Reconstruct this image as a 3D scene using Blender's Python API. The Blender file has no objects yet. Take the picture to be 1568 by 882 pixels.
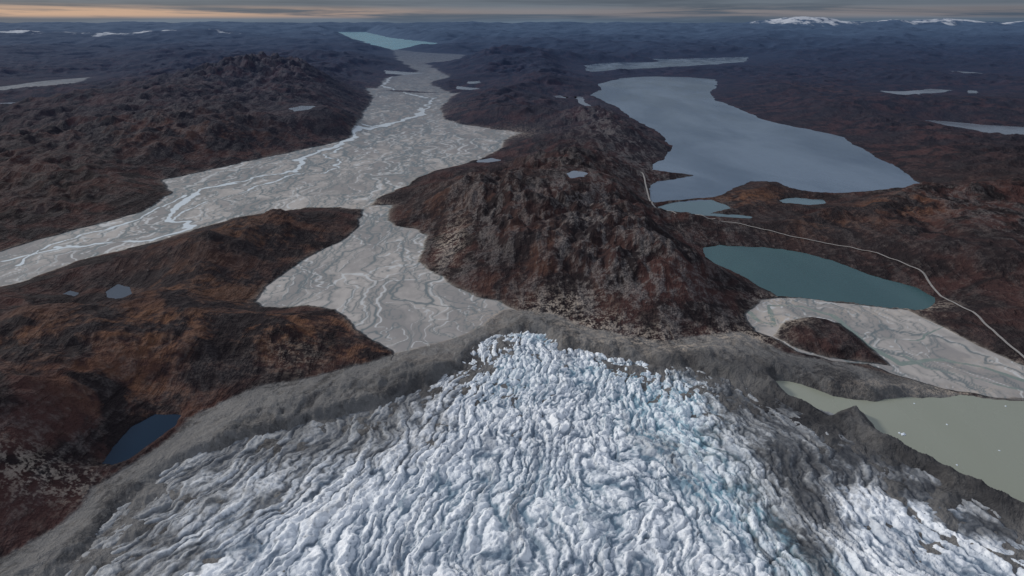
import bpy, math, numpy as np, time
T0=time.time()
rng=np.random.RandomState(7)
# ------------------------------------------------------------------ survey camera
H=1000.0; F=24/36*1568; CU,CV=784.0,441.0; HOR=34.0
P=math.atan((CV-HOR)/F)
def ray(u,v):
    x=(u-CU)/F; z=-(v-CV)/F
    return np.array([x, math.cos(P)+z*math.sin(P), -math.sin(P)+z*math.cos(P)])
def G(u,v,z=0.0):
    d=ray(u,v); t=(H-z)/(-d[2]); return (d[0]*t,d[1]*t)
def poly(pts,z=0.0): return np.array([G(u,v,z) for u,v in pts],dtype=np.float64)
# ------------------------------------------------------------------ noise
perm=rng.permutation(256); perm=np.concatenate([perm,perm]).astype(np.int32)
ang=rng.rand(256)*2*np.pi; GX=np.cos(ang).astype(np.float32); GY=np.sin(ang).astype(np.float32)
def pn(x,y,seed=0):
    x=x+seed*17.31; y=y+seed*9.77
    xi=np.floor(x).astype(np.int32); yi=np.floor(y).astype(np.int32)
    xf=(x-xi).astype(np.float32); yf=(y-yi).astype(np.float32)
    xi&=255; yi&=255
    u=xf*xf*xf*(xf*(xf*6-15)+10); v=yf*yf*yf*(yf*(yf*6-15)+10)
    def g(a,b,dx,dy):
        h=perm[perm[(xi+a)&255]+((yi+b)&255)]; return GX[h]*dx+GY[h]*dy
    n0=g(0,0,xf,yf); n1=g(1,0,xf-1,yf); n2=g(0,1,xf,yf-1); n3=g(1,1,xf-1,yf-1)
    a=n0+u*(n1-n0); b=n2+u*(n3-n2)
    return (a+v*(b-a))*1.5
def fbm(x,y,wl,oct,seed=0,gain=0.5,ridge=False,cell=None):
    s=np.zeros(x.shape,dtype=np.float32); a=1.0; w=wl
    for i in range(oct):
        n=pn(x/w,y/w,seed+i)
        if ridge: n=(1-2*np.abs(n))
        if cell is not None: n=n*np.clip(w/(cell*3)-0.6,0,1)
        s+=a*n; a*=gain; w*=0.5
    return s
def worley(x,y,seed=0):
    # returns edge distance, id, tilted-facet height
    xi=np.floor(x).astype(np.int32); yi=np.floor(y).astype(np.int32)
    f1=np.full(x.shape,9.0,np.float32); f2=f1.copy(); idv=np.zeros_like(f1); fc=np.zeros_like(f1)
    for a in(-1,0,1):
        for b in(-1,0,1):
            h=perm[perm[(xi+a+seed)&255]+((yi+b)&255)]
            h2=perm[h+((xi+a)&63)]
            px=xi+a+0.5+0.98*(h/255.0-.5); py=yi+b+0.5+0.98*(h2/255.0-.5)
            dx=x-px; dy=y-py
            d=np.hypot(dx,dy).astype(np.float32)
            m=d<f1
            f2=np.where(m,f1,np.minimum(f2,d)); f1=np.where(m,d,f1); idv=np.where(m,((h*7)&255)/255.0,idv)
            fc=np.where(m,(((h*13)&255)/127.5-1)*dx*.9+(((h2*5)&255)/127.5-1)*dy*1.2,fc)
    return f2-f1,idv,fc
def ss(a,b,x):
    t=np.clip((x-a)/(b-a),0,1); return t*t*(3-2*t)
# ------------------------------------------------------------------ signed distance (positive inside)
def sd_raw(pl,x,y):
    d2=np.full(x.shape,1e20); ins=np.zeros(x.shape,bool); n=len(pl)
    for i in range(n):
        ax,ay=pl[i]; bx,by=pl[(i+1)%n]
        ex,ey=bx-ax,by-ay; wx=x-ax; wy=y-ay
        t=np.clip((wx*ex+wy*ey)/(ex*ex+ey*ey+1e-9),0,1)
        dx=wx-ex*t; dy=wy-ey*t
        d2=np.minimum(d2,dx*dx+dy*dy)
        c=((ay>y)!=(by>y))
        xx=ax+(y-ay)*ex/(ey if abs(ey)>1e-9 else 1e-9)
        ins^=(c&(x<xx))
    d=np.sqrt(d2); return np.where(ins,d,-d)
def dl_raw(pl,x,y):
    d2=np.full(x.shape,1e20)
    for i in range(len(pl)-1):
        ax,ay=pl[i]; bx,by=pl[i+1]
        ex,ey=bx-ax,by-ay; wx=x-ax; wy=y-ay
        t=np.clip((wx*ex+wy*ey)/(ex*ex+ey*ey+1e-9),0,1)
        d2=np.minimum(d2,(wx-ex*t)**2+(wy-ey*t)**2)
    return np.sqrt(d2)
ST=4
def upsample(c,shape):
    nr,nc=shape
    r=np.arange(nr)/ST; q=np.arange(nc)/ST
    r0=np.minimum(r.astype(int),c.shape[0]-2); q0=np.minimum(q.astype(int),c.shape[1]-2)
    fr=(r-r0)[:,None]; fq=(q-q0)[None,:]
    c0=c[r0]; c1=c[r0+1]
    a=c0[:,q0]*(1-fq)+c0[:,q0+1]*fq; b=c1[:,q0]*(1-fq)+c1[:,q0+1]*fq
    return a*(1-fr)+b*fr
def dist(pl,x,y,cell,raw=sd_raw):
    c=raw(pl,x[::ST,::ST],y[::ST,::ST]); full=upsample(c,x.shape)
    m=np.abs(full)<cell*12
    full[m]=raw(pl,x[m],y[m]); return full
# ------------------------------------------------------------------ terrain grid
NR,NC=1201,1361
Y0,Y1=700.0,115000.0
yr=Y0*(Y1/Y0)**(np.arange(NR)/(NR-1)); sc=np.linspace(-1,1,NC)
Yg=np.repeat(yr[:,None],NC,1); Xg=sc[None,:]*(Yg*0.84+480)
cell=Yg*0.0043
wa=0.0045*Yg+4
WX=Xg+wa*(fbm(Xg,Yg,220,4,3,.6)*0.7*np.clip(4500/Yg,0,1)+fbm(Xg,Yg,900,5,5,cell=cell)*np.clip(Yg/5000,0.3,1))
WY=Yg+wa*1.6*(fbm(Xg,Yg,220,4,13,.6)*0.7*np.clip(4500/Yg,0,1)+fbm(Xg,Yg,900,5,15,cell=cell)*np.clip(Yg/5000,0.3,1))
def SD(pts,z=0,raw=sd_raw): return dist(poly(pts,z),WX,WY,cell,raw)

PLAIN1=[(575,135),(600,140),(650,142),(700,143),(690,152),(672,165),(680,180),(705,190),(740,196),(775,201),(800,204),(770,215),(760,230),(735,245),(700,256),(665,262),(640,270),(620,285),(590,298),(575,306),(560,325),(545,321),(520,317),(470,318),(400,326),(350,337),(300,351),(240,370),(180,386),(120,400),(80,415),(40,430),(0,441),(-300,500),(-600,560),(-600,500),(-300,440),(0,386),(50,372),(110,355),(160,340),(215,325),(245,305),(258,296),(250,275),(300,265),(380,248),(440,235),(500,222),(535,212),(550,190),(560,160),(568,148),(560,135)]
PLAIN2=[(548,316),(600,314),(592,335),(604,346),(640,352),(655,362),(650,380),(640,400),(655,412),(680,425),(695,440),(720,452),(760,460),(800,478),(790,500),(740,520),(700,560),(640,570),(600,556),(602,542),(575,525),(552,515),(535,492),(514,474),(470,468),(440,472),(405,470),(390,460),(405,440),(430,420),(470,395),(500,380),(530,366),(545,350),(552,332)]
OUTR=[(1142,482),(1165,462),(1190,458),(1240,458),(1300,465),(1390,476),(1440,500),(1480,520),(1530,545),(1568,560),(1800,625),(2000,680),(2000,760),(1800,655),(1568,616),(1500,604),(1420,592),(1360,574),(1330,560),(1290,556),(1220,538),(1190,520),(1160,510)]
ISL=[(1188,515),(1205,495),(1240,486),(1285,497),(1315,520),(1345,545),(1365,563),(1320,556),(1270,548),(1220,532)]
MOR=[(600,545),(560,556),(480,575),(400,592),(350,612),(290,642),(270,662),(230,692),(190,717),(140,747),(120,782),(80,812),(20,847),(-100,900),(-500,1050),(-500,1350),(2200,1350),(2200,800),(1800,650),(1568,612),(1480,605),(1360,575),(1290,555),(1200,540),(1140,512),(1080,515),(1020,525),(950,512),(900,500),(850,482),(800,474),(770,474),(740,500),(700,520),(640,535)]
ICE=[(735,514),(770,505),(800,501),(850,508),(880,525),(940,540),(1000,548),(1060,556),(1100,568),(1140,580),(1200,600),(1250,625),(1300,645),(1350,678),(1440,719),(1500,751),(1600,800),(1800,910),(2200,1040),(2200,1400),(-200,1400),(-60,1000),(60,880),(150,780),(250,700),(380,655),(490,630),(580,608),(635,585),(670,568),(695,548),(715,526)]
CLEAN=[(745,508),(800,498),(850,506),(900,525),(950,543),(1000,552),(1045,570),(1075,605),(1080,650),(1085,700),(1110,745),(1150,790),(1190,830),(1222,900),(1235,1200),(60,1200),(230,960),(310,880),(420,795),(535,740),(615,690),(675,640),(700,590),(718,540)]
CLEAN2=[(1275,840),(1295,790),(1330,755),(1400,755),(1490,805),(1568,850),(1700,930),(2100,1200),(1270,1200),(1260,880)]
BIG=[(903,145),(922,138),(918,128),(950,120),(1000,117),(1060,118),(1095,122),(1098,130),(1088,142),(1100,155),(1130,165),(1160,180),(1200,190),(1240,198),(1290,210),(1320,225),(1340,240),(1370,255),(1400,275),(1420,288),(1400,293),(1340,294),(1280,297),(1240,294),(1210,288),(1190,278),(1150,277),(1120,290),(1095,300),(1060,305),(1020,308),(1000,311),(993,300),(995,285),(1005,278),(1040,273),(1060,268),(1030,266),(998,262),(1010,245),(1028,225),(1010,205),(985,190),(960,175),(935,160),(915,150)]
SMALL=[(1003,317),(1040,309),(1085,305),(1110,314),(1120,320),(1090,327),(1150,330),(1148,334),(1090,331),(1040,327),(1010,323)]
P3=[(1190,307),(1220,302),(1260,305),(1262,310),(1230,314),(1195,311)]
UP=[(893,100),(920,97),(960,95),(1000,95),(1010,93),(985,90),(1050,90),(1110,88),(1148,87),(1140,95),(1110,97),(1060,101),(1020,104),(960,107),(900,110)]
TURQ=[(1072,379),(1100,373),(1150,378),(1200,382),(1250,392),(1300,410),(1350,425),(1400,440),(1432,455),(1430,468),(1400,475),(1350,470),(1300,463),(1240,458),(1190,455),(1165,440),(1130,420),(1095,405),(1080,392)]
MILK=[(1190,585),(1230,588),(1275,605),(1330,610),(1400,608),(1480,605),(1568,616),(1800,655),(2200,760),(2200,1000),(1800,880),(1568,775),(1500,742),(1440,710),(1380,680),(1350,665),(1320,632),(1300,624),(1270,637),(1240,620),(1210,605)]
TARN=[(155,708),(175,680),(205,650),(240,633),(280,637),(270,652),(230,677),(200,699),(175,708)]
FJ=[(500,49),(560,49),(600,58),(672,66),(665,73),(600,76),(570,69),(530,57)]
FVAL=[(600,75),(640,80),(712,84),(700,96),(650,98),(690,118),(655,128),(690,143),(575,137),(590,120),(640,110),(610,92)]
LOWP=[[(-60,160),(50,156),(85,155),(80,161),(40,165),(-60,167)],[(-60,178),(0,174),(48,170),(40,176),(0,182),(-60,186)],[(255,145),(300,142),(342,141),(335,145),(290,148)],
[(1345,139),(1380,140),(1420,136),(1460,138),(1440,142),(1415,144),(1420,150),(1400,150),(1380,145)],
[(1415,184),(1450,186),(1500,190),(1568,194),(1680,200),(1680,222),(1568,212),(1530,208),(1490,198),(1450,192)],[(1448,108),(1490,111),(1535,115),(1525,119),(1480,114)],
[(698,132),(730,134),(752,140),(730,142),(700,138)],[(715,125),(735,124),(742,128),(722,130)],[(1480,138),(1496,139),(1500,144),(1485,143)],
[(590,108),(625,110),(650,112),(620,115),(595,113)],[(735,245),(752,242),(768,245),(750,249),(736,249)],
[(843,147),(858,146),(868,149),(855,152)],[(873,147),(888,148),(896,156),(905,165),(892,164),(884,156)],[(893,174),(905,175),(908,181),(897,180)],
[(161,446),(180,434),(202,438),(199,452),(178,459),(160,455)],[(103,472),(118,466),(131,469),(124,477),(106,479)],[(96,449),(108,445),(121,448),(110,454)]]
SAND=[(-100,140),(0,133),(60,125),(140,118),(120,127),(60,135),(0,141),(-100,150)]
flats={}
allp=dict(p1=PLAIN1,p2=PLAIN2,outr=OUTR,mor=MOR,big=BIG,small=SMALL,p3=P3,up=UP,turq=TURQ,milk=MILK,tarn=TARN,fj=FJ,fval=FVAL,ice=ICE,isl=ISL,sand=SAND)
for i,p in enumerate(LOWP): allp['lp%d'%i]=p
for n,p in allp.items(): flats[n]=SD(p)
print('sd',time.time()-T0)
water=['big','small','p3','up','turq','milk','tarn','fj']+['lp%d'%i for i in range(len(LOWP))]
fl=np.maximum.reduce([flats[k] for k in ['p1','p2','outr','mor','fval','sand']+water])
dfl=np.maximum(-fl,0)
L=150+0.09*Yg
L=np.minimum(L,1500)
ramp=ss(0,1,dfl/L)*0.72+0.28*(1-np.exp(-dfl/(L*0.2)))
# ------------------------------------------------------------------ relief
hb=np.zeros_like(Xg)
def gs_(u,v,h,rx,ry=None):
    ry=ry or rx; x0,y0=G(u,v); return h*np.exp(-(((Xg-x0)/rx)**2+((Yg-y0)/ry)**2))
for b in [(700,330,55,400),(830,330,60,450),(900,280,75,420,900),(960,400,75,330),(965,215,120,330,900),(890,180,80,500),(1060,450,75,220),(820,410,50,300),(640,270,30,300),
          (440,150,190,1300,1100),(300,150,190,1500,1100),(200,185,200,1300,1000),(520,170,150,600,1200),(60,260,90,1200,700),(300,215,130,900,800),
          (80,560,80,300),(300,500,50,260),(440,360,55,260),(300,410,50,260),(470,510,40,170),(40,690,100,230),(60,520,40,300),
          (1500,330,70,800),(1350,175,80,1000),(1500,165,60,1200),(1180,140,90,900),(1480,420,60,400),(800,130,100,1300),(760,100,160,2000,2500)]: hb+=gs_(*b)
rk=np.clip(gs_(880,310,1,600,1100)+gs_(980,420,1,330,420)+gs_(760,370,.8,350,450)+gs_(400,150,.7,1500,1300)+gs_(950,200,1,500,900)+gs_(1540,330,.5,500,700)+gs_(1400,200,.3,1500,1500)+gs_(150,230,.4,1500,1000),0,1)
farfade=np.clip(15000/Yg,0.35,1)
ax=Xg/Yg
side=1-.55*ss(.12,.35,ax)*ss(4500,7500,Yg)*(1-ss(16000,26000,Yg))-.4*ss(-.42,-.6,ax)*ss(5500,8500,Yg)*(1-ss(16000,26000,Yg))
amp=((34+np.clip(Yg-2500,0,9000)*0.015)+np.clip(Yg-12000,0,30000)*0.006)*side
q1=fbm(Xg,Yg,900,3,401,cell=cell)*180; q2=fbm(Xg,Yg,900,3,405,cell=cell)*180
hills=fbm(Xg+q1,Yg+q2,1500,6,21,0.5,True,cell)*0.5*farfade+fbm(Xg,Yg,5200,5,31,0.45,False,cell)*0.9*np.clip(Yg/15000,0,1)
fine=fbm(Xg+q1*.4,Yg+q2*.4,300,6,41,0.55,True,cell)*farfade**2
lx=Xg*0.80+Yg*0.6; ly=-Xg*0.6+Yg*0.80
lin=fbm(lx+q1*.5,(ly+q2*.5)/3.0,150,5,51,0.58,True,cell)*farfade**2
bil=(np.abs(pn((lx+q1*.3)/190,(ly+q2*.3)/300,431))+.6*np.abs(pn((lx+q1*.3)/80,(ly+q2*.3)/120,433))+.3*np.abs(pn(Xg/40,Yg/50,435))*np.clip(6000/Yg,0,1))
far=ss(22000,100000,Yg)*620
h=ramp*np.maximum(hb+amp*(hills+0.35)+side*ramp*fine*(9+0.0030*np.minimum(Yg,12000))+side*lin*(5+0.0013*np.minimum(Yg,12000))+rk*bil*(40+.007*np.minimum(Yg,12000))+far+8, 2)
def rangeb(u,zt,dist_,rx,ry,sd_):
    x0=(u-CU)/F*dist_*math.cos(P)
    n=fbm(Xg,Yg,9000,6,sd_,0.6,True,cell)
    return np.exp(-(((Xg-x0)/rx)**2+((Yg-dist_)/ry)**2))*(zt*(0.6+0.4*n))
r1=rangeb(280,320,40000,7500,3500,61)+rangeb(40,250,38000,5000,3000,63)
r2=rangeb(1225,700,78000,3500,6000,65)+rangeb(1440,420,78000,16000,6000,67)
r3=rangeb(500,120,98000,30000,6000,69)
h=h+(r1+r2+r3)*ss(0,3000,dfl)
# flow-parallel coordinates shared by the ice and its moraines
cxs,cys=G(850,330)
def flow(X,Y):
    th=np.arctan2(X-cxs,-(Y-cys)); fr=np.hypot(X-cxs,Y-cys)
    return th*2100,np.log(np.maximum(fr,50)/2100)*2100
tm,um=flow(Xg,Yg); near=Yg<3200
ml=np.zeros_like(Xg); mq=fbm(Xg[near],Yg[near],190,5,441,.6)*42
ml[near]=fbm(tm[near]+mq,(um[near]+mq*2)/3.5,90,5,445,.62,True)
mor=flats['mor']; mrough=fbm(Xg,Yg,70,5,447,.6,True,cell)*np.clip(3500/Yg,0,1)
mh=ss(0,150,mor)*(9*fbm(Xg,Yg,200,5,71,0.55,True,cell)+9+3.5*ml+3.2*mrough)+1.2
flat=1.5+0.25*fbm(Xg,Yg,120,2,81)
h=np.where(fl>0,np.maximum(flat,0.8),h+1.5)
wmask=np.maximum.reduce([flats[k] for k in ['milk','tarn']])
h=np.where(mor>0,np.maximum(mh*np.clip((-wmask)/30,0,1),0)+1.2,h)
isl=flats['isl']; h=h+ss(0,60,isl)*(18+8*fbm(Xg,Yg,90,4,91,0.55,True,cell))
h=h-ss(15,60,flats['ice'])*22
W=np.maximum.reduce([flats[k] for k in water])
h=np.where(W>0,-np.clip(W/ (cell*1.2),0,1)*7+0.0,np.maximum(h,0.4+np.clip(-W/(cell*2),0,1)*1.0-ss(15,60,flats['ice'])*22))
Zg=h.astype(np.float64)
lk=math.log(Y1/Y0)
def hz(x,y):
    r=np.clip(math.log(max(y,Y0)/Y0)/lk*(NR-1),0,NR-1.001); c=np.clip((x/(y*0.84+480)+1)/2*(NC-1),0,NC-1.001)
    i=int(r); j=int(c); a=r-i; b=c-j
    return (Zg[i,j]*(1-b)+Zg[i,j+1]*b)*(1-a)+(Zg[i+1,j]*(1-b)+Zg[i+1,j+1]*b)*a
def hit(u,v):
    d=ray(u,v); g=G(u,v,0); y=g[1]*0.35
    while y<g[1]:
        t=y/d[1]
        if H+d[2]*t<=hz(d[0]*t,y): return d[0]*t,y,hz(d[0]*t,y)
        y*=1.004
    return g[0],g[1],hz(*g)
PONDS=[[(866,267),(880,262),(902,266),(895,271),(875,272)],[(440,166),(460,162),(482,163),(470,168),(448,171)]]
pond_sd=[]
for pp in PONDS:
    cu=np.mean([a for a,b in pp]); cv=np.mean([b for a,b in pp])
    x,y,z=hit(cu,cv); z=max(z,1.0)
    s=dist(poly(pp,z),WX,WY,cell); lev=z
    pad=cell*20+45
    bl=ss(0,1,1+s/pad)
    Zg=Zg*(1-bl)+(lev+1.0)*bl
    Zg=np.where(s>-cell*4,np.maximum(Zg,lev+.7),Zg)
    Zg=np.where(s>0,lev-3*np.clip(s/cell,0,1)+0.2,Zg)
    pond_sd.append((s,lev,y))
print('height',time.time()-T0)
# ------------------------------------------------------------------ attributes
def norm(s): return np.clip(s/(0.0022*Yg+1.5),-12,12).astype(np.float32)
att={}
att['a_plain']=norm(np.maximum.reduce([flats['p1'],flats['p2'],flats['outr'],flats['fval'],flats['sand']]))
att['a_plain']=np.minimum(att['a_plain'],norm(-flats['isl']))
att['a_mor']=np.minimum(norm(flats['mor']),norm(-flats['isl']))
att['a_ml']=ml
def blobs(lst):
    a=np.zeros_like(Xg)
    for u,v,ru,rv,k in lst:
        x0,y0,z0=hit(u,v); xa,_=G(u+ru,v); x1,_=G(u,v); _,ya=G(u,v-rv); _,yb=G(u,v+rv)
        rx=abs(xa-x1); ry=abs(ya-yb)/2
        a=np.maximum(a,k*np.exp(-(((Xg-x0)/rx)**2+((Yg-y0)/ry)**2)))
    return a.astype(np.float32)
att['a_warm']=blobs([(60,520,140,40,.6),(230,500,140,36,.8),(420,500,130,30,1),(400,350,130,24,.5),(200,600,120,30,.6),(300,440,150,40,.5),(560,540,60,16,.9),(1380,312,50,12,.8),(1150,300,60,12,.7),(1290,345,90,14,.3),(820,400,110,50,.2),(1260,135,60,10,.3),(300,195,120,12,.3),(520,495,60,20,.8),(700,300,80,20,.25)])
att['a_rock']=blobs([(900,330,90,110,1),(980,420,120,60,1),(760,310,130,60,.8),(950,200,60,60,1),(880,450,130,40,.9),(700,390,90,60,.6),(400,130,140,40,.5),(120,230,150,60,.25),(1080,480,80,30,.7),(1540,330,80,120,.6),(200,560,200,60,.2),(60,700,100,70,.4),(1400,380,200,60,.2)])
att['a_tan']=blobs([(690,370,22,26,.75),(850,470,60,14,.7),(900,500,60,16,.8),(960,520,90,16,.9),(1050,530,70,12,.85),(1130,515,60,12,.9),(1190,490,40,14,1),(1190,462,40,8,.9),(740,485,40,16,.5),(1440,600,130,10,.7),(560,316,30,6,.8),(60,730,70,26,.6),(120,745,20,30,.6),(1400,470,50,8,.8),(1330,480,80,10,.6),(450,545,50,20,.25),(640,170,60,8,.3),(780,206,40,8,.8),(1500,560,90,14,.4)])
att['a_dark']=blobs([(1150,560,120,22,.6),(1060,548,60,10,.7),(1230,640,110,60,1),(1370,600,90,14,.3),(640,600,60,40,.6),(1400,700,80,50,.9),(1520,760,80,40,.9),(640,490,60,40,.2),(560,660,100,30,.35)])
RIV=[([(640,165),(650,172),(630,180),(590,192),(548,202),(545,212),(520,222),(490,232),(462,244),(456,262),(420,266),(360,280),(310,292),(280,308),(262,330),(290,350),(235,368),(150,372),(90,378),(40,390),(0,402),(-200,440)],16),
     ([(665,150),(655,160),(648,175),(600,188),(560,196)],10),([(525,225),(500,238),(530,252),(500,262),(440,270),(400,285),(350,300),(290,320),(270,335)],7),
     ([(280,300),(240,318),(215,335),(160,352),(60,380),(20,410)],9),
     ([(580,100),(600,118),(585,132),(620,142),(650,150)],12)]
RIVD=[([(560,300),(520,306),(480,300),(420,308),(350,304)],5),([(590,318),(575,340),(560,370),(590,385),(560,410),(610,440),(600,452),(660,462),(720,470),(735,482),(700,492)],5),
     ([(570,325),(530,370),(500,395),(480,420),(450,450)],4),([(600,345),(625,370),(610,400),(640,430),(690,455),(745,475)],4),([(580,312),(600,322),(570,330)],10)]
mA=fbm(Xg,Yg,260,4,101,.55); mB=fbm(Xg,Yg,260,4,105,.55)
meX=Xg+np.clip(0.010*Yg,0,50)*mA; meY=Yg+np.clip(0.022*Yg,0,110)*mB
def rivers(R,X,Y):
    rv=np.full(Xg.shape,-99.0)
    for pts,w in R:
        d=dist(poly(pts),X,Y,cell,dl_raw)
        rv=np.maximum(rv,w*(1+0.7*pn(Xg/160,Yg/160,6))*np.clip(Yg/3800,0.8,2)-d)
    return rv
att['a_riv']=np.clip(rivers(RIV,meX,meY)/(0.002*Yg),-12,12).astype(np.float32)
RS=[([(1150,480),(1165,492),(1190,500),(1180,470),(1230,470),(1275,485),(1300,505),(1335,535),(1380,560),(1440,548),(1510,562),(1568,582),(1800,640)],12),([(1440,500),(1400,520),(1350,518),(1310,510)],4),([(1380,545),(1420,565),(1500,580),(1568,600)],7)]
rv=rivers(RS,WX,WY)
att['a_riv2']=np.clip(rv/(0.002*Yg),-12,12).astype(np.float32)
bx=Xg+75*mA+.12*Yg; by=Yg+150*mB
dXc=((yr*0.84+480)*2/(NC-1))[:,None]; dYr=np.gradient(yr)[:,None]
def braid(levels,s0):
    br=np.full(Xg.shape,-99.0)
    for i,(sx_,sy_,w) in enumerate(levels):
        n=pn(bx/sx_,by/sy_,s0+i*7); gt=pn(Xg/420,Yg/1100,s0+40+i)
        g0,g1=np.gradient(n); gr=np.hypot(g0/dYr,g1/dXc)+.15/sx_
        ww=w*np.clip(Yg/3600,.5,2.4)*np.clip(0.6+1.3*gt,0,1.25)
        br=np.maximum(br,np.where(ww>.2,ww-np.abs(n)/gr,-99))
    return br
br=np.maximum(braid([(300,900,6),(190,620,5),(130,420,4.2),(95,300,3.4),(150,380,3.6)],300),rivers(RIVD,meX,meY))
att['a_br']=np.clip(br/(0.0018*Yg),-8,8).astype(np.float32)
att['a_br2']=np.clip(braid([(260,900,7),(160,520,5),(110,330,4)],500)/(0.0018*Yg),-8,8).astype(np.float32)
att['a_pt']=(fbm(bx,by/2.6,240,5,361,.6)).astype(np.float32)
snr=np.clip(r1/190,0,1.2)*.78+np.clip(r2/330,0,1.2)*.98
att['a_snow']=np.clip(snr,0,1.3).astype(np.float32)
print('attrs',time.time()-T0)
# ------------------------------------------------------------------ mesh helper
def grid_mesh(name,X,Y,Z,keep=None,atts=None,mat=None):
    nr,nc=X.shape
    idx=np.arange(nr*nc,dtype=np.int32).reshape(nr,nc)
    q=np.stack([idx[:-1,:-1],idx[:-1,1:],idx[1:,1:],idx[1:,:-1]],-1)
    q=q[keep] if keep is not None else q.reshape(-1,4)
    used=np.zeros(nr*nc,bool); used[q.ravel()]=True
    re=np.cumsum(used)-1; q=re[q].astype(np.int32)
    co=np.stack([X.ravel(),Y.ravel(),Z.ravel()],-1)[used].astype(np.float32)
    me=bpy.data.meshes.new(name); me.vertices.add(len(co)); me.vertices.foreach_set('co',co.ravel())
    me.loops.add(q.size); me.loops.foreach_set('vertex_index',q.ravel())
    me.polygons.add(len(q)); me.polygons.foreach_set('loop_start',np.arange(0,q.size,4,dtype=np.int32))
    me.polygons.foreach_set('use_smooth',np.ones(len(q),bool))
    me.update(calc_edges=True)
    for k,a in (atts or {}).items():
        at=me.attributes.new(k,'FLOAT','POINT'); at.data.foreach_set('value',a.ravel()[used].astype(np.float32))
    ob=bpy.data.objects.new(name,me); bpy.context.scene.collection.objects.link(ob)
    if mat: me.materials.append(mat)
    return ob
# ------------------------------------------------------------------ node helper
class NT:
    def __init__(s,t): s.t=t; t.nodes.clear()
    def n(s,ty,**k):
        nd=s.t.nodes.new(ty)
        for a,b in k.items(): setattr(nd,a,b)
        return nd
    def put(s,sock,v):
        if isinstance(v,bpy.types.NodeSocket): s.t.links.new(v,sock)
        elif isinstance(v,(tuple,list)) and len(v)==3 and sock.type=='RGBA': sock.default_value=(*v,1)
        else: sock.default_value=v
    def m(s,op,a,b=0.0,c=None,clamp=False):
        nd=s.n('ShaderNodeMath',operation=op,use_clamp=clamp); s.put(nd.inputs[0],a); s.put(nd.inputs[1],b)
        if c is not None: s.put(nd.inputs[2],c)
        return nd.outputs[0]
    def mr(s,v,a,b,c=0.0,d=1.0,smooth=True):
        nd=s.n('ShaderNodeMapRange'); nd.interpolation_type='SMOOTHSTEP' if smooth else 'LINEAR'
        for i,x in enumerate((v,a,b,c,d)): s.put(nd.inputs[i],x)
        return nd.outputs[0]
    def mix(s,f,a,b,bt='MIX'):
        nd=s.n('ShaderNodeMix',data_type='RGBA',blend_type=bt); s.put(nd.inputs[0],f); s.put(nd.inputs[6],a); s.put(nd.inputs[7],b); return nd.outputs[2]
    def noise(s,vec,wl,det=4,ro=0.55,dis=0.0):
        nd=s.n('ShaderNodeTexNoise'); s.put(nd.inputs['Vector'],vec); nd.inputs['Scale'].default_value=1/wl
        nd.inputs['Detail'].default_value=det; nd.inputs['Roughness'].default_value=ro; nd.inputs['Distortion'].default_value=dis
        return nd.outputs[0]
    def map(s,vec,sc=(1,1,1),rot=(0,0,0),loc=(0,0,0)):
        nd=s.n('ShaderNodeMapping'); s.put(nd.inputs[0],vec); nd.inputs['Scale'].default_value=sc; nd.inputs['Rotation'].default_value=rot; nd.inputs['Location'].default_value=loc; return nd.outputs[0]
    def attr(s,nm): return s.n('ShaderNodeAttribute',attribute_name=nm).outputs['Fac']
def newmat(nm):
    m=bpy.data.materials.new(nm); m.use_nodes=True; return m,NT(m.node_tree)
# ------------------------------------------------------------------ terrain material
mt,k=newmat('terrain_mat')
geo=k.n('ShaderNodeNewGeometry'); pos=geo.outputs['Position']
flatpos=k.map(pos,(1,1,0.3))
n1=k.noise(flatpos,1000,4,.6); n2=k.noise(flatpos,190,5,.62,.6); n3=k.noise(flatpos,26,3,.65); n4=k.noise(k.map(flatpos,(1,.25,1),(0,0,-0.64)),60,4,.62,0.6)
nw=k.noise(flatpos,7,1,.6)
veg_shade=k.mix(k.mr(n2,.42,.60),(0.015,0.0118,0.0128),(0.050,0.026,0.024))
veg_shade=k.mix(k.mr(n1,.40,.60,0,.75),veg_shade,(0.022,0.0175,0.0190))  # broad dark patches: cloud shadow and hillside tone painted into the colour
veg_shade=k.mix(k.m('MULTIPLY',k.mr(n3,.50,.68),k.mr(n2,.38,.6,.05,.4)),veg_shade,(0.080,0.047,0.039))
warm=k.m('MULTIPLY',k.attr('a_warm'),k.mr(k.m('ADD',n2,k.m('MULTIPLY',k.m('SUBTRACT',n3,.5),.45)),.45,.62))
veg_shade=k.mix(k.m('MULTIPLY',warm,.85),veg_shade,(0.145,0.070,0.036))
ar=k.attr('a_rock')
rockf=k.m('MULTIPLY',k.m('ADD',ar,.12),k.mr(k.m('ADD',k.m('MULTIPLY',n4,.6),k.m('MULTIPLY',n3,.4)),.46,.58),clamp=True)
rock=k.mix(k.mr(nw,.35,.65),(0.058,0.052,0.052),(0.165,0.147,0.141))
col=k.mix(k.m('MULTIPLY',rockf,.72),veg_shade,rock)
col=k.mix(k.m('MULTIPLY',k.mr(n3,.68,.75),k.mr(n1,.5,.6,.05,.5)),col,(0.15,0.138,0.134))
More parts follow.
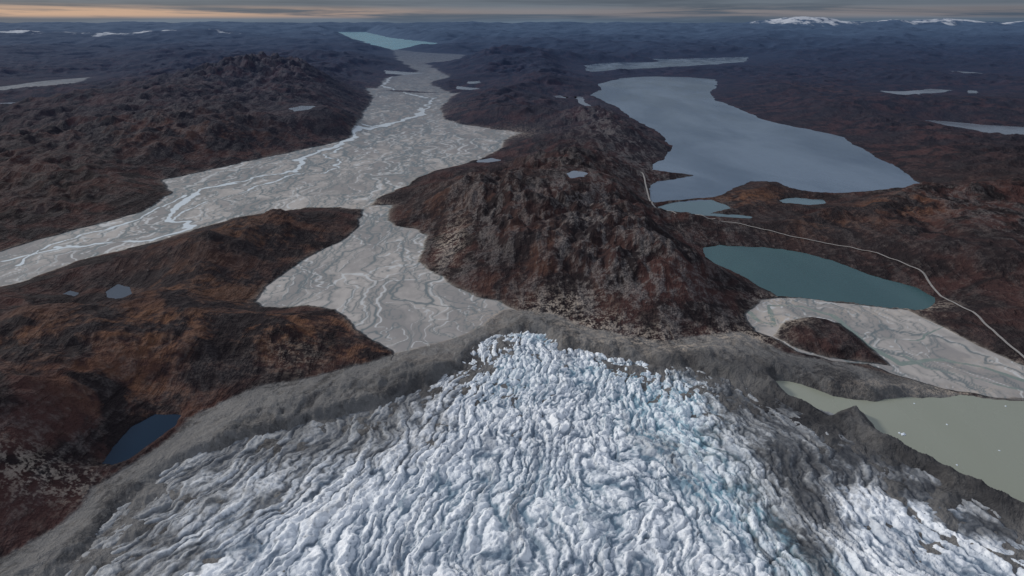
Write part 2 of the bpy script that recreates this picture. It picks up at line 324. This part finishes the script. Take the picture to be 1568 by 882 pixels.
# moraine
aml=k.attr('a_ml')
mn=k.noise(k.map(pos,(1,.5,.2),(0,0,.6)),170,7,.66,1.2); mn2=k.noise(flatpos,9,4,.75); mn3=k.noise(flatpos,60,4,.7,1.0)
mcol=k.mix(k.mr(mn,.36,.64),(0.052,0.051,0.053),(0.135,0.128,0.122))
mcol=k.mix(k.mr(mn3,.50,.62,0,.5),mcol,(0.155,0.143,0.132))
mcol=k.mix(k.mr(mn2,.5,.72,0,.6),mcol,(0.21,0.20,0.19))
mcol=k.mix(k.mr(mn2,.5,.30,0,.6),mcol,(0.035,0.035,0.037))
mcol=k.mix(k.mr(k.m('ADD',aml,k.m('MULTIPLY',n3,1.2)),1.3,2.0,0,.45),mcol,(0.21,0.205,0.20))
mcol=k.mix(k.mr(k.m('ADD',aml,k.m('MULTIPLY',mn2,1.0)),.55,-.2,0,.6),mcol,(0.038,0.037,0.039))
dk=k.m('MULTIPLY',k.attr('a_dark'),k.mr(mn,.3,.6,.5,1.0))
mcol=k.mix(dk,mcol,(0.028,0.028,0.031))
edge=k.m('MULTIPLY',k.m('SUBTRACT',n3,.5),6.0)
fm=k.mr(k.m('ADD',k.attr('a_mor'),edge),-2.0,2.0)
col=k.mix(fm,col,mcol)
# outwash plain
pt=k.attr('a_pt')
pc=k.mix(k.mr(pt,-.6,.6),(0.225,0.213,0.207),(0.365,0.338,0.315))
pc=k.mix(k.mr(k.noise(k.map(pos,(1,.4,0)),45,4,.65,.6),.42,.66,0,.4),pc,(0.22,0.21,0.20))
pc=k.mix(k.mr(k.attr('a_br2'),-.6,.5,0,.85),pc,(0.45,0.455,0.45))
abr=k.attr('a_br')
pc=k.mix(k.mr(abr,-2.5,0,0,.35),pc,(0.185,0.185,0.18))
pc=k.mix(k.mr(abr,-.5,.5,0,.92),pc,(0.105,0.125,0.130))
rf=k.mr(k.attr('a_riv'),-.5,.6)
pc=k.mix(k.mr(k.attr('a_riv'),-5,-.5,0,.5),pc,(0.16,0.165,0.162))
pc=k.mix(rf,pc,(0.47,0.51,0.53))
rf2=k.mr(k.attr('a_riv2'),-.5,.5)
pc=k.mix(rf2,pc,(0.16,0.195,0.18))
fp=k.mr(k.m('ADD',k.attr('a_plain'),k.m('MULTIPLY',edge,.6)),-1.2,1.2)
tanf=k.attr('a_tan')
fringe=k.m('MULTIPLY',k.mr(k.attr('a_plain'),-5,-.5),k.mr(n2,.45,.6,0,.45))
col=k.mix(fringe,col,(0.14,0.12,0.105))
fpm=k.m('MULTIPLY',fp,k.m('SUBTRACT',1.0,k.m('MULTIPLY',fm,.8)))
col=k.mix(fpm,col,pc)
tn=k.m('MULTIPLY',tanf,k.mr(k.m('ADD',k.m('MULTIPLY',n3,.6),k.m('MULTIPLY',nw,.4)),.46,.58))
col=k.mix(k.m('MULTIPLY',tn,.85),col,(0.38,0.32,0.265))
snf=k.mr(k.m('ADD',k.attr('a_snow'),k.m('MULTIPLY',k.m('SUBTRACT',k.noise(k.map(pos,(1,.35,1)),1300,6,.7),.5),3.6)),.8,1.3)
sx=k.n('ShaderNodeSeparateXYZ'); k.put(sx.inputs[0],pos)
haze_f=k.m('SUBTRACT',1.0,k.m('EXPONENT',k.m('MULTIPLY',k.m('MAXIMUM',k.m('SUBTRACT',sx.outputs[1],4200.0),0.0),-1/10500.0)))
haze_tint=k.mix(k.mr(sx.outputs[1],9000,60000),(0.019,0.036,0.078),(0.055,0.090,0.150))
haze_col=k.mix(k.m('MULTIPLY',haze_f,0.93),col,haze_tint)  # distance haze painted into the base colour, bluer with world Y
far_snow=k.mix(snf,haze_col,(0.38,0.40,0.44))
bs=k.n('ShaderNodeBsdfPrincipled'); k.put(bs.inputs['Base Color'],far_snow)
wet=k.m('MULTIPLY',fpm,k.m('MAXIMUM',rf,k.m('MULTIPLY',k.mr(abr,-.5,.5),.7)))
k.put(bs.inputs['Roughness'],k.m('SUBTRACT',.95,k.m('MULTIPLY',wet,.5)))
k.put(bs.inputs['Specular IOR Level'],k.m('ADD',.05,k.m('MULTIPLY',wet,.3)))
hgt=k.m('ADD',k.m('MULTIPLY',n3,15.0),k.m('MULTIPLY',n4,24.0))
hgt=k.m('MULTIPLY',hgt,k.m('SUBTRACT',1.0,k.m('MAXIMUM',k.mr(k.attr('a_plain'),-1,1),k.m('MULTIPLY',k.mr(k.attr('a_mor'),-1,1),.7))))
hgt=k.m('ADD',hgt,k.m('MULTIPLY',k.m('ADD',k.m('MULTIPLY',mn3,18.0),k.m('MULTIPLY',mn2,7.0)),k.m('MULTIPLY',k.mr(k.attr('a_mor'),-1,1),.9)))
bp=k.n('ShaderNodeBump'); bp.inputs['Distance'].default_value=1.0; k.put(bp.inputs['Height'],hgt); k.put(bp.inputs['Strength'],k.m('SUBTRACT',1.0,k.m('MULTIPLY',haze_f,.9)))
k.t.links.new(bp.outputs[0],bs.inputs['Normal'])
o=k.n('ShaderNodeOutputMaterial'); k.t.links.new(bs.outputs[0],o.inputs[0])
terrain=grid_mesh('terrain',Xg,Yg,Zg,None,att,mt)
print('terrain',time.time()-T0)
# ------------------------------------------------------------------ lakes
def watermat(nm,c,ro=.12,c2=None,rip=1.0,sp=.5):
    m,k=newmat(nm); pos=k.n('ShaderNodeNewGeometry').outputs['Position']
    n=k.noise(k.map(pos,(1,.45,0),(0,0,.3)),900,4,.6,.5)
    cc=k.mix(k.mr(n,.35,.65),c,c2 or tuple(x*1.2 for x in c))
    b=k.n('ShaderNodeBsdfPrincipled'); k.put(b.inputs['Base Color'],cc); b.inputs['IOR'].default_value=1.33; b.inputs['Specular IOR Level'].default_value=sp
    k.put(b.inputs['Roughness'],k.mr(k.noise(k.map(pos,(1,.3,0),(0,0,.4)),450,4,.6,.8),.35,.7,ro,ro+.18))
    bp=k.n('ShaderNodeBump'); bp.inputs['Strength'].default_value=.5*rip; bp.inputs['Distance'].default_value=1.0
    k.put(bp.inputs['Height'],k.m('MULTIPLY',k.noise(k.map(pos,(.6,1,0),(0,0,.3)),22,4,.65),1.6)); k.t.links.new(bp.outputs[0],b.inputs['Normal'])
    o=k.n('ShaderNodeOutputMaterial'); k.t.links.new(b.outputs[0],o.inputs[0]); return m
mb=watermat('slate_water',(0.040,0.066,0.104),.10,(0.092,0.126,0.172)); mtq=watermat('turquoise_water',(0.020,0.058,0.062),.1,(.034,.084,.084),.5,.3); mmk=watermat('milky_water',(0.205,0.215,0.170),.2,(.24,.25,.20),.4)
mtn=watermat('tarn_water',(0.005,0.014,0.028),.03,None,.2,.10); mfj=watermat('fjord_water',(0.075,0.175,0.22),.2,None,1,.2); mp=watermat('pond_water',(0.10,0.115,0.14),.12,None,.5); msm=watermat('shallow_water',(0.06,0.10,0.115),.12,None,.5)
mdp=watermat('dark_pond_water',(0.045,0.055,0.07),.06,None,.3,.12)
def lake(nm,s,lev,mat):
    inside=s>-(cell*2.5)
    kf=inside[:-1,:-1]|inside[1:,:-1]|inside[:-1,1:]|inside[1:,1:]
    if not kf.any(): return
    return grid_mesh(nm,Xg,Yg,np.full_like(Xg,lev),kf,None,mat)
lake('lake',flats['big'],0,mb); lake('lake',flats['turq'],0.02,mtq); lake('proglacial_lake',flats['milk'],0,mmk)
lake('tarn',flats['tarn'],0,mtn); lake('lake',flats['up'],0,mb); lake('fjord',flats['fj'],0,mfj); lake('pond',flats['small'],-0.02,msm); lake('pond',flats['p3'],0,msm)
for i in range(len(LOWP)): lake('lake' if i in(0,1,3,4) else 'pond',flats['lp%d'%i],0,mdp if i>13 else mp)
for i,(s,lev,y) in enumerate(pond_sd): lake('pond',s,lev,mp)
# ------------------------------------------------------------------ glacier
gs=2.7
gx=np.arange(-1700,1700,gs); gy=np.arange(720,2250,gs)
gx=gx[:len(gx)//4*4-3]; gy=gy[:len(gy)//4*4-3]
GXX,GYY=np.meshgrid(gx,gy)
wA=fbm(GXX,GYY,140,5,3,.6); wB=fbm(GXX,GYY,140,5,13,.6)
wx=GXX+16*wA; wy=GYY+20*wB
si=dist(poly(ICE),wx,wy,gs)
c1=dist(poly(CLEAN,30),GXX+26*wA,GYY+30*wB,gs); c2=dist(poly(CLEAN2,35),GXX+26*wA,GYY+30*wB,gs)
clean=np.maximum(c1,c2)
dome=np.where(si>0,1+44*(1-np.exp(-np.maximum(si,0)/750)),si*0.3)
TH,UU=flow(GXX,GYY)
bend=fbm(GXX,GYY,420,3,201,.5)*50; w2=fbm(GXX,GYY,90,4,205,.6)*12; w3=fbm(GXX,GYY,90,4,207,.6)*15
v0=TH+bend+w2; u0=UU+w3
patch=ss(-.45,.45,fbm(GXX,GYY,300,3,241)); sidef=ss(0.06,0.30,np.abs(TH/2100))
b1=np.abs(pn(u0/190,v0/32,250)); b2=np.abs(pn(u0/80,v0/16,255))
e1,id1,fc1=worley(u0/62,(v0+.25*u0)/21,31)
e2,id2,fc2=worley((u0-.3*v0)/27,v0/10,57)
o1=np.abs(pn((u0+.8*v0)/38,(v0-.3*u0)/80,265))
E1=np.clip(e1*2.2,0,1); E2=np.clip(e2*2.2,0,1)
lin_f=np.abs(pn(u0/240,v0/19,283))
B=(.95+.35*sidef)*b1+.55*b2+(1-.45*sidef)*(.75*(.35+fc1*.8+.35*E1+.4*(id1-.5))+.42*(.3+fc2*.8+.3*E2+.4*(id2-.5)))+(1-sidef)*.35*o1*(.5+patch)+sidef*.6*lin_f
Cc=np.minimum(np.minimum(b1*5,lin_f*4.5+.15),np.minimum(E1*1.1+.12+.2*patch+.4*sidef,E2*.9+.45))
Cc=np.minimum(Cc,o1*6+.2+sidef)
rough=fbm(GXX,GYY,22,3,211,.65)
act=ss(0,70,si)*(.6+.4*ss(-80,60,clean))
ser=act*(10*B-9+1.6*rough)+(5*fbm(GXX,GYY,320,3,215))*act
tr=np.abs(fbm((TH)*.35,UU+w3+.0002*TH**2,130,2,270)); trm=(1-ss(0,.06,tr))*ss(-.1,.4,fbm(GXX,GYY,220,2,275))*act*(1-sidef)
gz=dome+ser-3*(1-np.clip(Cc,0,1))*act-5*trm+1.2*rough
def gblobs(lst):
    a=np.zeros_like(GXX)
    for u,v,ru,rv_,k_ in lst:
        x0,y0=G(u,v,35); xa,_=G(u+ru,v,35); _,ya=G(u,v-rv_,35); _,yb=G(u,v+rv_,35)
        a=np.maximum(a,k_*np.exp(-(((GXX-x0)/abs(xa-x0))**2+((GYY-y0)/(abs(ya-yb)/2))**2)))
    return a
dblack=gblobs([(1225,690,90,60,1),(1160,600,90,40,.8),(1250,760,40,60,1),(1248,840,28,70,.85),(1330,680,110,26,.9),(1430,735,100,22,.9),(1530,790,90,22,.9),(1075,562,70,14,.6),(1120,620,30,44,.7)])
blue=gblobs([(1030,620,80,60,1),(960,560,120,24,.6),(1110,740,60,60,.8),(1075,680,60,60,.9),(840,503,70,10,.8),(820,760,200,60,.25),(1240,860,50,40,.9),(780,560,70,40,.4),(1170,780,50,60,.9)])
stk=fbm(v0*1.0,u0*.12,60,5,221,.62)
left=ss(150,-250,GXX)
deb=1-ss(-110-70*left,70+120*left,clean+60*stk+18*rough)
deb=np.maximum(deb*.96,.98*(1-ss(0,35,si)))
light=gblobs([(430,720,150,30,.35),(330,790,100,50,.4),(1130,690,50,70,.4),(1330,780,70,40,.25),(1450,790,90,30,.3),(480,700,80,20,.3)])
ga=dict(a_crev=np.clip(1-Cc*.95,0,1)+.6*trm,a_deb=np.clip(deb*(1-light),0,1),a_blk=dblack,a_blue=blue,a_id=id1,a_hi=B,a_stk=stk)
inside=si>-20; kf=inside[:-1,:-1]&inside[1:,:-1]&inside[:-1,1:]&inside[1:,1:]
mg,k=newmat('glacier_ice')
pos=k.n('ShaderNodeNewGeometry').outputs['Position']
g1=k.noise(pos,6,3,.65); g2=k.noise(pos,80,4,.6); g3=k.noise(pos,22,4,.65,.8)
c=k.attr('a_crev'); db=k.attr('a_deb'); bl=k.attr('a_blue'); hi=k.attr('a_hi'); blk=k.attr('a_blk'); stn=k.attr('a_stk')
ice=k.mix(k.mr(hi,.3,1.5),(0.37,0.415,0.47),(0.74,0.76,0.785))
ice=k.mix(k.mr(g2,.35,.65,0,.35),ice,(0.52,0.545,0.58))
ice=k.mix(k.mr(g3,.48,.68,0,.38),ice,(0.35,0.38,0.42))
ice=k.mix(k.mr(stn,.15,.8,0,.6),ice,(0.25,0.27,0.30))
ice=k.mix(k.mr(k.attr('a_id'),.4,.9,0,.45),ice,(0.85,0.86,0.87))
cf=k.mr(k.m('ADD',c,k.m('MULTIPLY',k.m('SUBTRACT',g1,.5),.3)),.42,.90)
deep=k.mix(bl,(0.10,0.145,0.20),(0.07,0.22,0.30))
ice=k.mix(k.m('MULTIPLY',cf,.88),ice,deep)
ice=k.mix(k.m('MULTIPLY',bl,k.mr(g2,.3,.6,.10,.35)),ice,(0.24,0.41,0.49))
dirt=k.mix(k.mr(g3,.4,.62),(0.062,0.063,0.067),(0.14,0.14,0.142))
dirt=k.mix(k.mr(hi,.6,1.5,0,.75),dirt,(.27,.28,.29))
dirt=k.mix(k.mr(c,.5,1.0,0,.75),dirt,(.026,.028,.032))
dirt=k.mix(k.mr(stn,-.1,.5,0,.5),dirt,(.045,.046,.05))
dirt=k.mix(k.mr(g1,.56,.7,0,.4),dirt,(.20,.20,.205))
df=k.mr(k.m('ADD',db,k.m('MULTIPLY',k.m('ADD',k.m('SUBTRACT',g3,.5),k.m('MULTIPLY',k.m('SUBTRACT',c,.45),.5)),.7)),.22,.95)
ice=k.mix(k.m('MULTIPLY',df,.92),ice,dirt)
bk=k.mr(k.m('ADD',blk,k.m('MULTIPLY',k.m('ADD',k.m('SUBTRACT',g3,.5),k.m('MULTIPLY',stn,.4)),1.0)),.25,.85,0,.82)
ice=k.mix(bk,ice,(0.028,0.029,0.033))
b=k.n('ShaderNodeBsdfPrincipled'); k.put(b.inputs['Base Color'],ice); b.inputs['Roughness'].default_value=.6; b.inputs['Specular IOR Level'].default_value=.25
bp=k.n('ShaderNodeBump'); bp.inputs['Strength'].default_value=.7; bp.inputs['Distance'].default_value=1.0
k.put(bp.inputs['Height'],k.m('ADD',k.m('MULTIPLY',g1,3.5),k.m('MULTIPLY',g3,4.0))); k.t.links.new(bp.outputs[0],b.inputs['Normal'])
o=k.n('ShaderNodeOutputMaterial'); k.t.links.new(b.outputs[0],o.inputs[0])
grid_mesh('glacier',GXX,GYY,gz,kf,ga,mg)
print('glacier',time.time()-T0)
# ------------------------------------------------------------------ roads
def cr(pts,n=14):
    p=np.array(pts,float); out=[]
    for i in range(len(p)-1):
        a=p[max(i-1,0)];b_=p[i];c_=p[i+1];d=p[min(i+2,len(p)-1)]
        for t in np.arange(n)/n: out.append(.5*((2*b_)+(-a+c_)*t+(2*a-5*b_+4*c_-d)*t*t+(-a+3*b_-3*c_+d)*t**3))
    out.append(p[-1]); return np.array(out)
mr_,k=newmat('gravel'); pos=k.n('ShaderNodeNewGeometry').outputs['Position']
b=k.n('ShaderNodeBsdfPrincipled'); k.put(b.inputs['Base Color'],k.mix(k.noise(pos,12,4),(.15,.135,.125),(.30,.28,.26))); b.inputs['Roughness'].default_value=.95
o=k.n('ShaderNodeOutputMaterial'); k.t.links.new(b.outputs[0],o.inputs[0])
def road(nm,pts,w):
    c=cr([hit(u,v)[:2] for u,v in pts],16); d=np.gradient(c,axis=0); d/=np.linalg.norm(d,axis=1)[:,None]; nn=np.stack([-d[:,1],d[:,0]],1)
    K=5; vs=[];fs=[]
    for i in range(len(c)):
        pts_=[c[i]+nn[i]*w*(j/(K-1)-.5) for j in range(K)]
        zc=max(hz(*q) for q in pts_)+1.0
        for q in pts_: vs.append((q[0],q[1],zc))
    for i in range(len(c)-1):
        for j in range(K-1): a=i*K+j; fs.append((a,a+1,a+K+1,a+K))
    me=bpy.data.meshes.new(nm); me.from_pydata(vs,[],fs); me.materials.append(mr_); ob=bpy.data.objects.new(nm,me); bpy.context.scene.collection.objects.link(ob)
road('gravel_road',[(975,262),(985,268),(990,290),(1000,315),(1030,325),(1080,333),(1120,341),(1180,355),(1240,368),(1300,380),(1350,393),(1390,408),(1415,422),(1432,446),(1470,470),(1510,500),(1540,525),(1568,548),(1620,590)],9)
# ------------------------------------------------------------------ icebergs
mi,k=newmat('berg_ice'); pos=k.n('ShaderNodeNewGeometry').outputs['Position']
b=k.n('ShaderNodeBsdfPrincipled'); k.put(b.inputs['Base Color'],k.mix(k.noise(pos,4,4),(.4,.48,.55),(.7,.72,.75))); b.inputs['Roughness'].default_value=.5
o=k.n('ShaderNodeOutputMaterial'); k.t.links.new(b.outputs[0],o.inputs[0])
import bmesh
for u,v,s in [(1383,665,5),(1377,663,2.5),(1450,650,2),(1500,742,4),(1510,745,4),(1400,618,2),(1465,712,2),(1530,690,1.6),(1540,622,2),(1475,735,2)]:
    x,y=G(u,v); bm=bmesh.new(); bmesh.ops.create_icosphere(bm,subdivisions=3,radius=1)
    for w in bm.verts:
        n=pn(np.array([w.co.x*1.7+u]),np.array([w.co.y*1.7+w.co.z]),2)[0]; w.co*=1+.55*n
        w.co.x*=s*1.5; w.co.y*=s; w.co.z=w.co.z*s*.45
    me=bpy.data.meshes.new('iceberg'); bm.to_mesh(me); bm.free(); me.materials.append(mi)
    ob=bpy.data.objects.new('iceberg',me); ob.location=(x,y,0.2); ob.rotation_euler[2]=u; bpy.context.scene.collection.objects.link(ob)
# ------------------------------------------------------------------ sky
el=math.radians(27); az=math.radians(-66)
w=bpy.data.worlds.new('World'); bpy.context.scene.world=w; w.use_nodes=True
k=NT(w.node_tree); tc=k.n('ShaderNodeTexCoord').outputs['Generated']
sky=k.n('ShaderNodeTexSky'); sky.sky_type='NISHITA'; sky.sun_disc=False; sky.sun_elevation=el; sky.sun_rotation=az
sx=k.n('ShaderNodeSeparateXYZ'); k.put(sx.inputs[0],tc); z=sx.outputs[2]; x=sx.outputs[0]
rp=k.n('ShaderNodeValToRGB'); k.put(rp.inputs[0],z); e=rp.color_ramp.elements
e[0].position=0; e[0].color=(.085,.13,.19,1); e[1].position=1; e[1].color=(.62,.67,.76,1)
for p_,c_ in [(.02,(.11,.14,.18)),(.06,(.12,.145,.18)),(.2,(.22,.27,.34)),(.5,(.52,.58,.68))]:
    q=e.new(p_); q.color=(*c_,1)
cn=k.noise(k.map(tc,(3,3,90)),1,6,.6,.4); cn2=k.noise(k.map(tc,(2,2,5)),1,5,.55)
cl=k.mix(1.0,rp.outputs[0],k.mix(k.mr(cn,.35,.65),(.68,.72,.78),(1.25,1.22,1.2)),'MULTIPLY')
cl=k.mix(1.0,cl,k.mix(k.mr(cn2,.3,.7),(.8,.82,.86),(1.2,1.18,1.16)),'MULTIPLY')
glow=k.m('MULTIPLY',k.m('MULTIPLY',k.mr(z,.003,.009),k.m('SUBTRACT',1.0,k.mr(z,.013,.022))),k.m('MULTIPLY',k.mr(x,.0,-.5,.2,1.0),k.mr(cn,.38,.54)))
cl=k.mix(k.m('MULTIPLY',glow,.9),cl,(.58,.38,.27))
cl10=k.mix(1.0,cl,(10,10,10),'MULTIPLY')
mx=k.mix(.93,sky.outputs[0],cl10)
bg=k.n('ShaderNodeBackground'); k.put(bg.inputs[0],mx); bg.inputs[1].default_value=.1
o=k.n('ShaderNodeOutputWorld'); k.t.links.new(bg.outputs[0],o.inputs[0])
ld=bpy.data.lights.new('sun','SUN'); ld.energy=2.6; ld.angle=math.radians(8); ld.color=(1,.95,.88)
lo=bpy.data.objects.new('sun',ld); bpy.context.scene.collection.objects.link(lo)
from mathutils import Vector
sd=Vector((math.sin(az)*math.cos(el),math.cos(az)*math.cos(el),math.sin(el))); lo.rotation_euler=sd.to_track_quat('Z','Y').to_euler()
# ------------------------------------------------------------------ camera
cd=bpy.data.cameras.new('camera'); cd.lens=24; cd.sensor_width=36; cd.clip_start=5; cd.clip_end=300000
co=bpy.data.objects.new('camera',cd); co.location=(0,0,H); co.rotation_euler=(math.pi/2-P,0,0)
bpy.context.scene.collection.objects.link(co); bpy.context.scene.camera=co
bpy.context.scene.view_settings.view_transform='Standard'
print('done',time.time()-T0)
